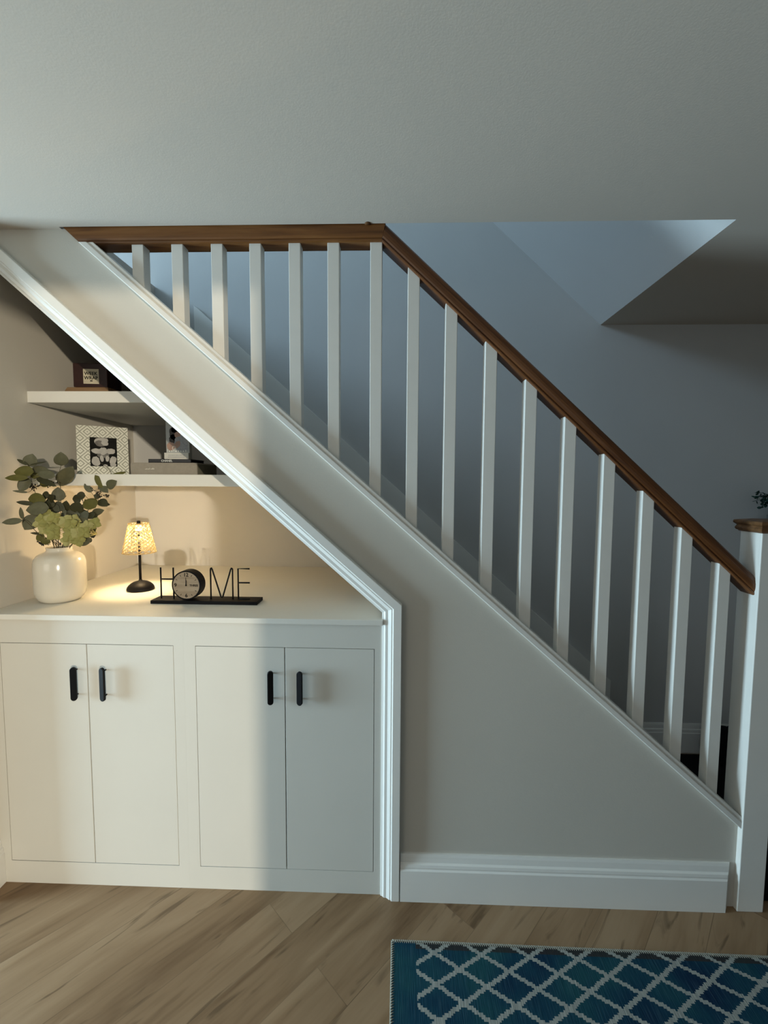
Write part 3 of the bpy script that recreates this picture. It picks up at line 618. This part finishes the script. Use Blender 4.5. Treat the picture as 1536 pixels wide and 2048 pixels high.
# books
MBK1=mat('taupe_cloth_cover',(.30,.265,.215),.8,.2,.05,90,.1,400); MPG=mat('page_edges_shaded',(.16,.15,.11),.9,.1,.15,140)
MPALE=mat('pale_foil',(.62,.58,.50),.4,.4,.05,50)
t=thing('book','large thick taupe book lying flat on the lower shelf under the black one','book',(-1.155,.39,ZS),group='books on the lower shelf')
b=NB(); x0_,x1_,y0_,y1_=-1.2971,-1.0136,.300,.500
box(b,x0_,x1_,y0_,y1_,ZS,ZS+.004,.001); box(b,x0_,x1_,y0_,y1_,ZS+.0455,ZS+.0505,.001)
prof=[(0,0),(-.003,.010),(-.004,.025),(-.003,.040),(0,.0505),(.004,.0505),(.004,0)]
rings(b,[[(x,y0_+a,ZS+c) for a,c in prof] for x in (x0_,x1_)]); obj('book_cover',b,MBK1,t)
b=NB(); box(b,x0_+.003,x1_-.002,y0_+.004,y1_-.003,ZS+.004,ZS+.0455); obj('pages',b,MPG,t)
b=NB(); xx=-1.235
for i,(w2,h2) in enumerate([(.004,.002),(.003,.004),(.004,.003),(.002,.006),(.004,.003),(.004,.006),(.002,.005)]):
    box(b,xx,xx+w2,y0_-.0046,y0_-.0036,ZS+.022,ZS+.022+h2); xx+=.0062
obj('spine_lettering',b,MPALE,t)
Z2=ZS+.0508
MBK2=mat('black_gloss_cover',(.008,.008,.009),.3,.4,.1,40); MWHT=mat('white_print',(.72,.72,.68),.6,.2,.02,20)
t=thing('book','slim black book with white lettering on its spine, on top of the taupe book','book',(-1.13,.36,Z2),group='books on the lower shelf')
b=NB(); x0_,x1_,y0_,y1_=-1.2235,-1.0420,.302,.430
box(b,x0_,x1_,y0_,y1_,Z2,Z2+.0025,.0005); box(b,x0_,x1_,y0_,y1_,Z2+.0125,Z2+.015,.0005); box(b,x0_,x1_,y0_,y0_+.003,Z2,Z2+.015,.0005); obj('book_cover',b,MBK2,t)
b=NB(); box(b,x0_+.002,x1_-.002,y0_+.003,y1_-.002,Z2+.0025,Z2+.0125); obj('pages',b,MDARK,t)
b=NB(); merge(b,text_bm('CHANEL',.0125,.0003),0,Matrix.Translation((-1.1440,y0_-.0003,Z2+.0075))); bmesh.ops.scale(b,vec=(1.0,1,1),verts=b.verts); obj('spine_lettering',b,MWHT,t)
Z3=Z2+.0151
# upright paperback and its white band
MCV=[mat('cover_pale_grey',(.36,.37,.36),.35,.4,.05,30),mat('cover_dark_hair',(.022,.016,.012),.4,.3,.3,120),mat('cover_skin',(.36,.23,.18),.5,.3,.1,40),mat('cover_knit_grey',(.30,.31,.33),.6,.3,.15,160),mat('cover_white',(.62,.60,.54),.4,.3,.03,30)]
t=thing('book','upright paperback with a dark-haired woman on its cover, standing on the slim black book','book',(-1.125,.37,Z3),group='books on the lower shelf')
b=NB(); x0_,x1_=-1.1765,-1.0745; z0_,z1_=Z3,Z3+.172; yf2=.360
box(b,x0_,x1_,yf2,yf2+.022,z0_,z1_,0,0)
def CB(u,v,ru,rv,mi,lay,rot=0): blob(b,x0_+(x1_-x0_)*u,z1_-(z1_-z0_)*v,(x1_-x0_)*ru,(z1_-z0_)*rv,mi,yf2-.0002*lay,rot,22,.10)
CB(.36,.36,.20,.17,1,1,.3);CB(.28,.48,.15,.12,1,1,-.2);CB(.50,.38,.13,.085,2,2,.1);CB(.66,.57,.30,.17,3,3,-.2);CB(.20,.66,.17,.11,2,4,.3);CB(.48,.62,.12,.10,2,5,-.6);CB(.70,.72,.27,.07,3,4);CB(.45,.24,.22,.10,1,1)
obj('book_cover',b,MCV,t)
b=NB(); box(b,x0_-.006,x1_-.001,yf2-.008,yf2+.024,Z3,Z3+.030,.001); o=obj('paper_band',b,MCV[4],t); o['label']='plain white lower band with two faint text lines'
b=NB()
for r_,zz2 in ((0,Z3+.018),(1,Z3+.010)):
    xx=x0_+.012
    rr=random.Random(3+r_)
    while xx<x1_-.02:
        w2=rr.uniform(.002,.006); box(b,xx,xx+w2,yf2-.0086,yf2-.0079,zz2,zz2+.0028); xx+=w2+.0018
obj('small_print',b,MCV[3],t)
b=NB(); ringp=[(x0_+.035+.007*math.cos(2*PI*i/24),yf2-.0016,Z3+.050+.009*math.sin(2*PI*i/24)) for i in range(25)]; tube(b,ringp,.0011,6)
xx=x0_+.006
for i,(w2,h2) in enumerate([(.003,.011),(.007,.006),(.006,.007),(.004,.009),(.009,.006),(.006,.007),(.007,.006),(.008,.006),(.006,.009)]):
    box(b,xx,xx+w2*.75,yf2-.0018,yf2-.0006,Z3+.034,Z3+.034+h2); xx+=w2+.0035
obj('cover_title',b,MWHT,t)
# ------------------------------------------------------------------ upper shelf
ZU=1.901
MTAN=wood('tan_wood_stand',0,(.16,.085,.040),(.25,.15,.075),(.33,.21,.115),.6,2)
b=NB(); cxs,cys=-1.530,.475
rings(b,[[(cxs+(dx+e)*1.0,cys+(dy+f),z) for dx,dy,e,f in ((-.105,-.085,-k,-k),(.085,-.085,k,-k),(.085,.095,k,k),(-.105,.095,-k,k))] for z,k in ((ZU,.010),(ZU+.012,.010),(ZU+.040,0),(ZU+.0495,-.004))])
sd=obj('wooden_stand',b,MTAN); tag(sd,'low tan wooden stand under the dark brown box on the upper shelf','stand')
MBRN=mat('dark_brown_wood',(.030,.010,.008),.45,.35,.25,25)
MBRS=mat('near_black_side',(.006,.004,.003),.6,.2,.2,25)
ZV=ZU+.0497
t=thing('wooden_box_sign','dark brown box with a cream lettered label on the upper shelf','box',(-1.533,.450,ZV),math.radians(6))
b=NB(); box(b,-.0685,.0685,-.050,.070,0,.1015,.0025,0); box(b,-.072,.072,-.054,-.049,0,.104,.002,0); obj('box_body',b,MBRN,t,world=False)
MLAB=mat('cream_paper_label',(.56,.50,.37),.7,.2,.06,60)
b=NB(); box(b,-.0285,.037,-.0555,-.0535,.015,.0790); lb=obj('paper_label',b,MLAB,t,world=False)
b=NB(); merge(b,text_bm('WEEK',.0205,.0004),0,Matrix.Translation((.004,-.0558,.0590))); merge(b,text_bm('WRAP',.0205,.0004),0,Matrix.Translation((.004,-.0558,.0400))); box(b,.000,.010,-.0562,-.0556,.0255,.0300)
obj('label_lettering',b,MBRS,lb,world=False)
# ------------------------------------------------------------------ rug
rg_=thing('rug','blue and teal area rug with an off-white diamond lattice, in front of the stairs','rug',(-.1775,-.1485,0),math.radians(-.35))
RW,RD=1.75,1.15
b=NB(); box(b,.004,RW-.004,-RD+.004,-.004,0,.0075,.001); obj('rug_pile',b,MR,rg_,world=False)
MBIND=mat('cream_binding',(.34,.33,.28),.9,.1,.2,300)
b=NB()
def stitches(p0,p1,n):
    p0=Vector(p0);p1=Vector(p1);d=(p1-p0)/n; perp=Vector((d.y,-d.x,0)).normalized()
    for i in range(n):
        c=p0+d*(i+.5); tube(b,[c-perp*.0055-d*.35,c+Vector((0,0,.0015)),c+perp*.0055+d*.35],[.0009,.0013,.0009],5)
stitches((.002,-.003,.0075),(RW-.002,-.003,.0075),250); stitches((.003,-.002,.0075),(.003,-RD+.002,.0075),165)
tube(b,[(0,0,.004),(RW,0,.004)],.0035,8); tube(b,[(0,0,.004),(0,-RD,.004)],.0035,8)
obj('stitched_binding',b,MBIND,rg_,world=False)
# ------------------------------------------------------------------ hall beyond the stairs
b=NB(); box(b,1.185,1.72,.04,.90,0,.012,.003); dm=obj('doormat',b,MDARK); tag(dm,'black doormat on the hall floor beyond the lowest balusters','doormat')
t=thing('shoulder_bag','black bag slumped against the back wall skirting beyond the lowest balusters','bag',(1.68,.84,.012))
b=NB(); rs=[]
for z,w2,d2,ox in ((.0,.10,.055,.02),(.01,.125,.068,.01),(.06,.13,.065,.005),(.12,.115,.055,0),(.17,.085,.04,-.03),(.195,.045,.02,-.06),(.202,.02,.008,-.07)):
    rs.append([(1.68+ox+w2*math.copysign(abs(math.cos(a))**.7,math.cos(a)),.84+d2*math.copysign(abs(math.sin(a))**.7,math.sin(a)),.012+z) for a in [2*PI*k/28 for k in range(28)]])
rings(b,rs,smooth=True); obj('bag_body',b,MDARK,t)
b=NB(); tube(b,smooth_path([(1.60,.80,.19),(1.63,.79,.24),(1.72,.79,.23),(1.78,.80,.14)],6),.006,8); obj('bag_strap',b,MDARK,t)
MPOT=mat('grey_plant_pot',(.10,.10,.10),.6,.3,.1,40)
b=NB(); box(b,1.77,2.25,.74,W,1.250,1.275,.002); hs=obj('wall_shelf',b,MOAKC); tag(hs,'dark wooden wall shelf in the hall under the small green plant','shelf')
t=thing('potted_plant','small dark green bushy plant at the right edge beyond the newel post','plant',(1.86,.83,1.275))
b=NB(); lathe(b,[(.0,0),(.045,0),(.048,.004),(.060,.10),(.060,.105),(.054,.105),(.050,.09),(.0,.088)],(1.86,.83,1.275),32,caps=False); obj('pot',b,MPOT,t)
MPL=mat('dark_teal_leaf',(.012,.040,.028),.6,.25,.3,80)
rr=random.Random(11)
b=NB(); stems=[]
for i in range(26):
    a=rr.uniform(0,2*PI); e=rr.uniform(.25,1.1); L=rr.uniform(.10,.22)
    d=Vector((math.cos(a)*math.sin(e),math.sin(a)*math.sin(e)*.40,math.cos(e)*.75)); q0=Vector((1.86,.83,1.37)); q1=q0+d*L*.6+Vector((0,0,.03)); q2=q0+d*L+Vector((0,0,-.02*e))
    q2.y=min(q2.y,.90); tube(b,smooth_path([q0,q1,q2],4),.0012,5); stems.append((q0,q1,q2))
q0=Vector((1.86,.83,1.37)); 
for tgt in ((1.665,.78,1.455),(1.66,.77,1.480),(1.69,.80,1.50),(1.70,.76,1.46),(1.72,.78,1.49)):
    q2=Vector(tgt); q1=(q0+q2)/2+Vector((0,0,.05)); tube(b,smooth_path([q0,q1,q2],4),.0012,5); stems.append((q0,q1,q2))
obj('stems',b,MPL,t)
leafb=NB()
for q0,q1,q2 in stems:
    for k in range(10):
        f=.35+.65*rr.random(); c=q0.lerp(q1,f*2) if f<.5 else q1.lerp(q2,f*2-1)
        d=Vector((rr.uniform(-1,1),rr.uniform(-1,1)*.6,rr.uniform(-.8,.6))).normalized()*rr.uniform(.012,.022)
        if c.y+d.y>.93: d.y=-abs(d.y)
        leaf_bm(leafb,c,c+d,rr.uniform(.010,.015),rr)
lo=obj('leaves',leafb,MPL,t); lo['kind']='stuff'
# ------------------------------------------------------------------ lights
def area(name,loc,rot,sx,sy,power,col,spread=None):
    l=bpy.data.lights.new(name,'AREA'); l.shape='RECTANGLE'; l.size=sx; l.size_y=sy; l.energy=power; l.color=col
    if spread is not None: l.spread=spread
    o=bpy.data.objects.new(name,l); C.objects.link(o); o.location=loc; o.rotation_euler=rot; return o
def aim(o,d): o.rotation_euler=Vector(d).to_track_quat('-Z','Y').to_euler()
o=area('daylight_left_window',(XF-.02,(wy0+wy1)/2,(wz0+wz1)/2),(0,0,0),1.5,.95,L_A,(.57,.83,1.0)); o.rotation_euler=(0,-PI/2,0)
o=area('warm_fill_rear_left',((px0+px1)/2,YR+.02,(pz0+pz1)/2),(0,0,0),1.6,1.3,L_B,(1,.86,.66)); aim(o,(0,1,0))  # added warm fill for the left side, set in the made-up rear opening
o=area('daylight_landing',(-4.4,-.20,4.25),(0,0,0),1.2,1.0,L_C,(.50,.76,1.0)); aim(o,(1,.2,-.38))
o=area('daylight_well',(-.2,-1.3,4.5),(0,0,0),1.2,1.2,L_C2,(.45,.68,1.0)); aim(o,(-.1,1,-.9))
s_=bpy.data.lights.new('low_sun','SUN'); s_.energy=L_S; s_.angle=math.radians(1.1); s_.color=(1,.88,.68); o=bpy.data.objects.new('low_sun',s_); C.objects.link(o); aim(o,(-.6,1,-.05))
l=bpy.data.lights.new('lamp_bulb_light','POINT'); l.energy=L_L; l.color=(1,.72,.38); l.shadow_soft_size=.022; o=bpy.data.objects.new('lamp_bulb_light',l); C.objects.link(o); o.parent=lp; o.location=(0,0,.245)
w=bpy.data.worlds.new('World'); bpy.context.scene.world=w; w.use_nodes=True; bg=w.node_tree.nodes['Background']; bg.inputs[0].default_value=(.75,.87,1,1); bg.inputs[1].default_value=.6
# ------------------------------------------------------------------ camera
cam=bpy.data.cameras.new('Camera'); co=bpy.data.objects.new('Camera',cam); C.objects.link(co)
f_=855.51; cam.sensor_fit='VERTICAL'; cam.sensor_height=36; cam.sensor_width=27; cam.lens=f_*36/2048; cam.clip_start=.02
co.location=(-.1752,-1.4843,1.5393)
yaw,pit,rol=.0289,-.0683,.0065
Mx=Matrix.Rotation(yaw,3,'Z')@Matrix.Rotation(pit,3,'X')@Matrix.Rotation(PI/2,3,'X')@Matrix.Rotation(rol,3,'Z')
co.rotation_euler=Mx.to_euler()
sc=bpy.context.scene; sc.camera=co
sc.view_settings.view_transform='Standard'; sc.view_settings.look='None'; sc.view_settings.gamma=1; sc.view_settings.use_curve_mapping=False
sc.view_settings.exposure=EXPO
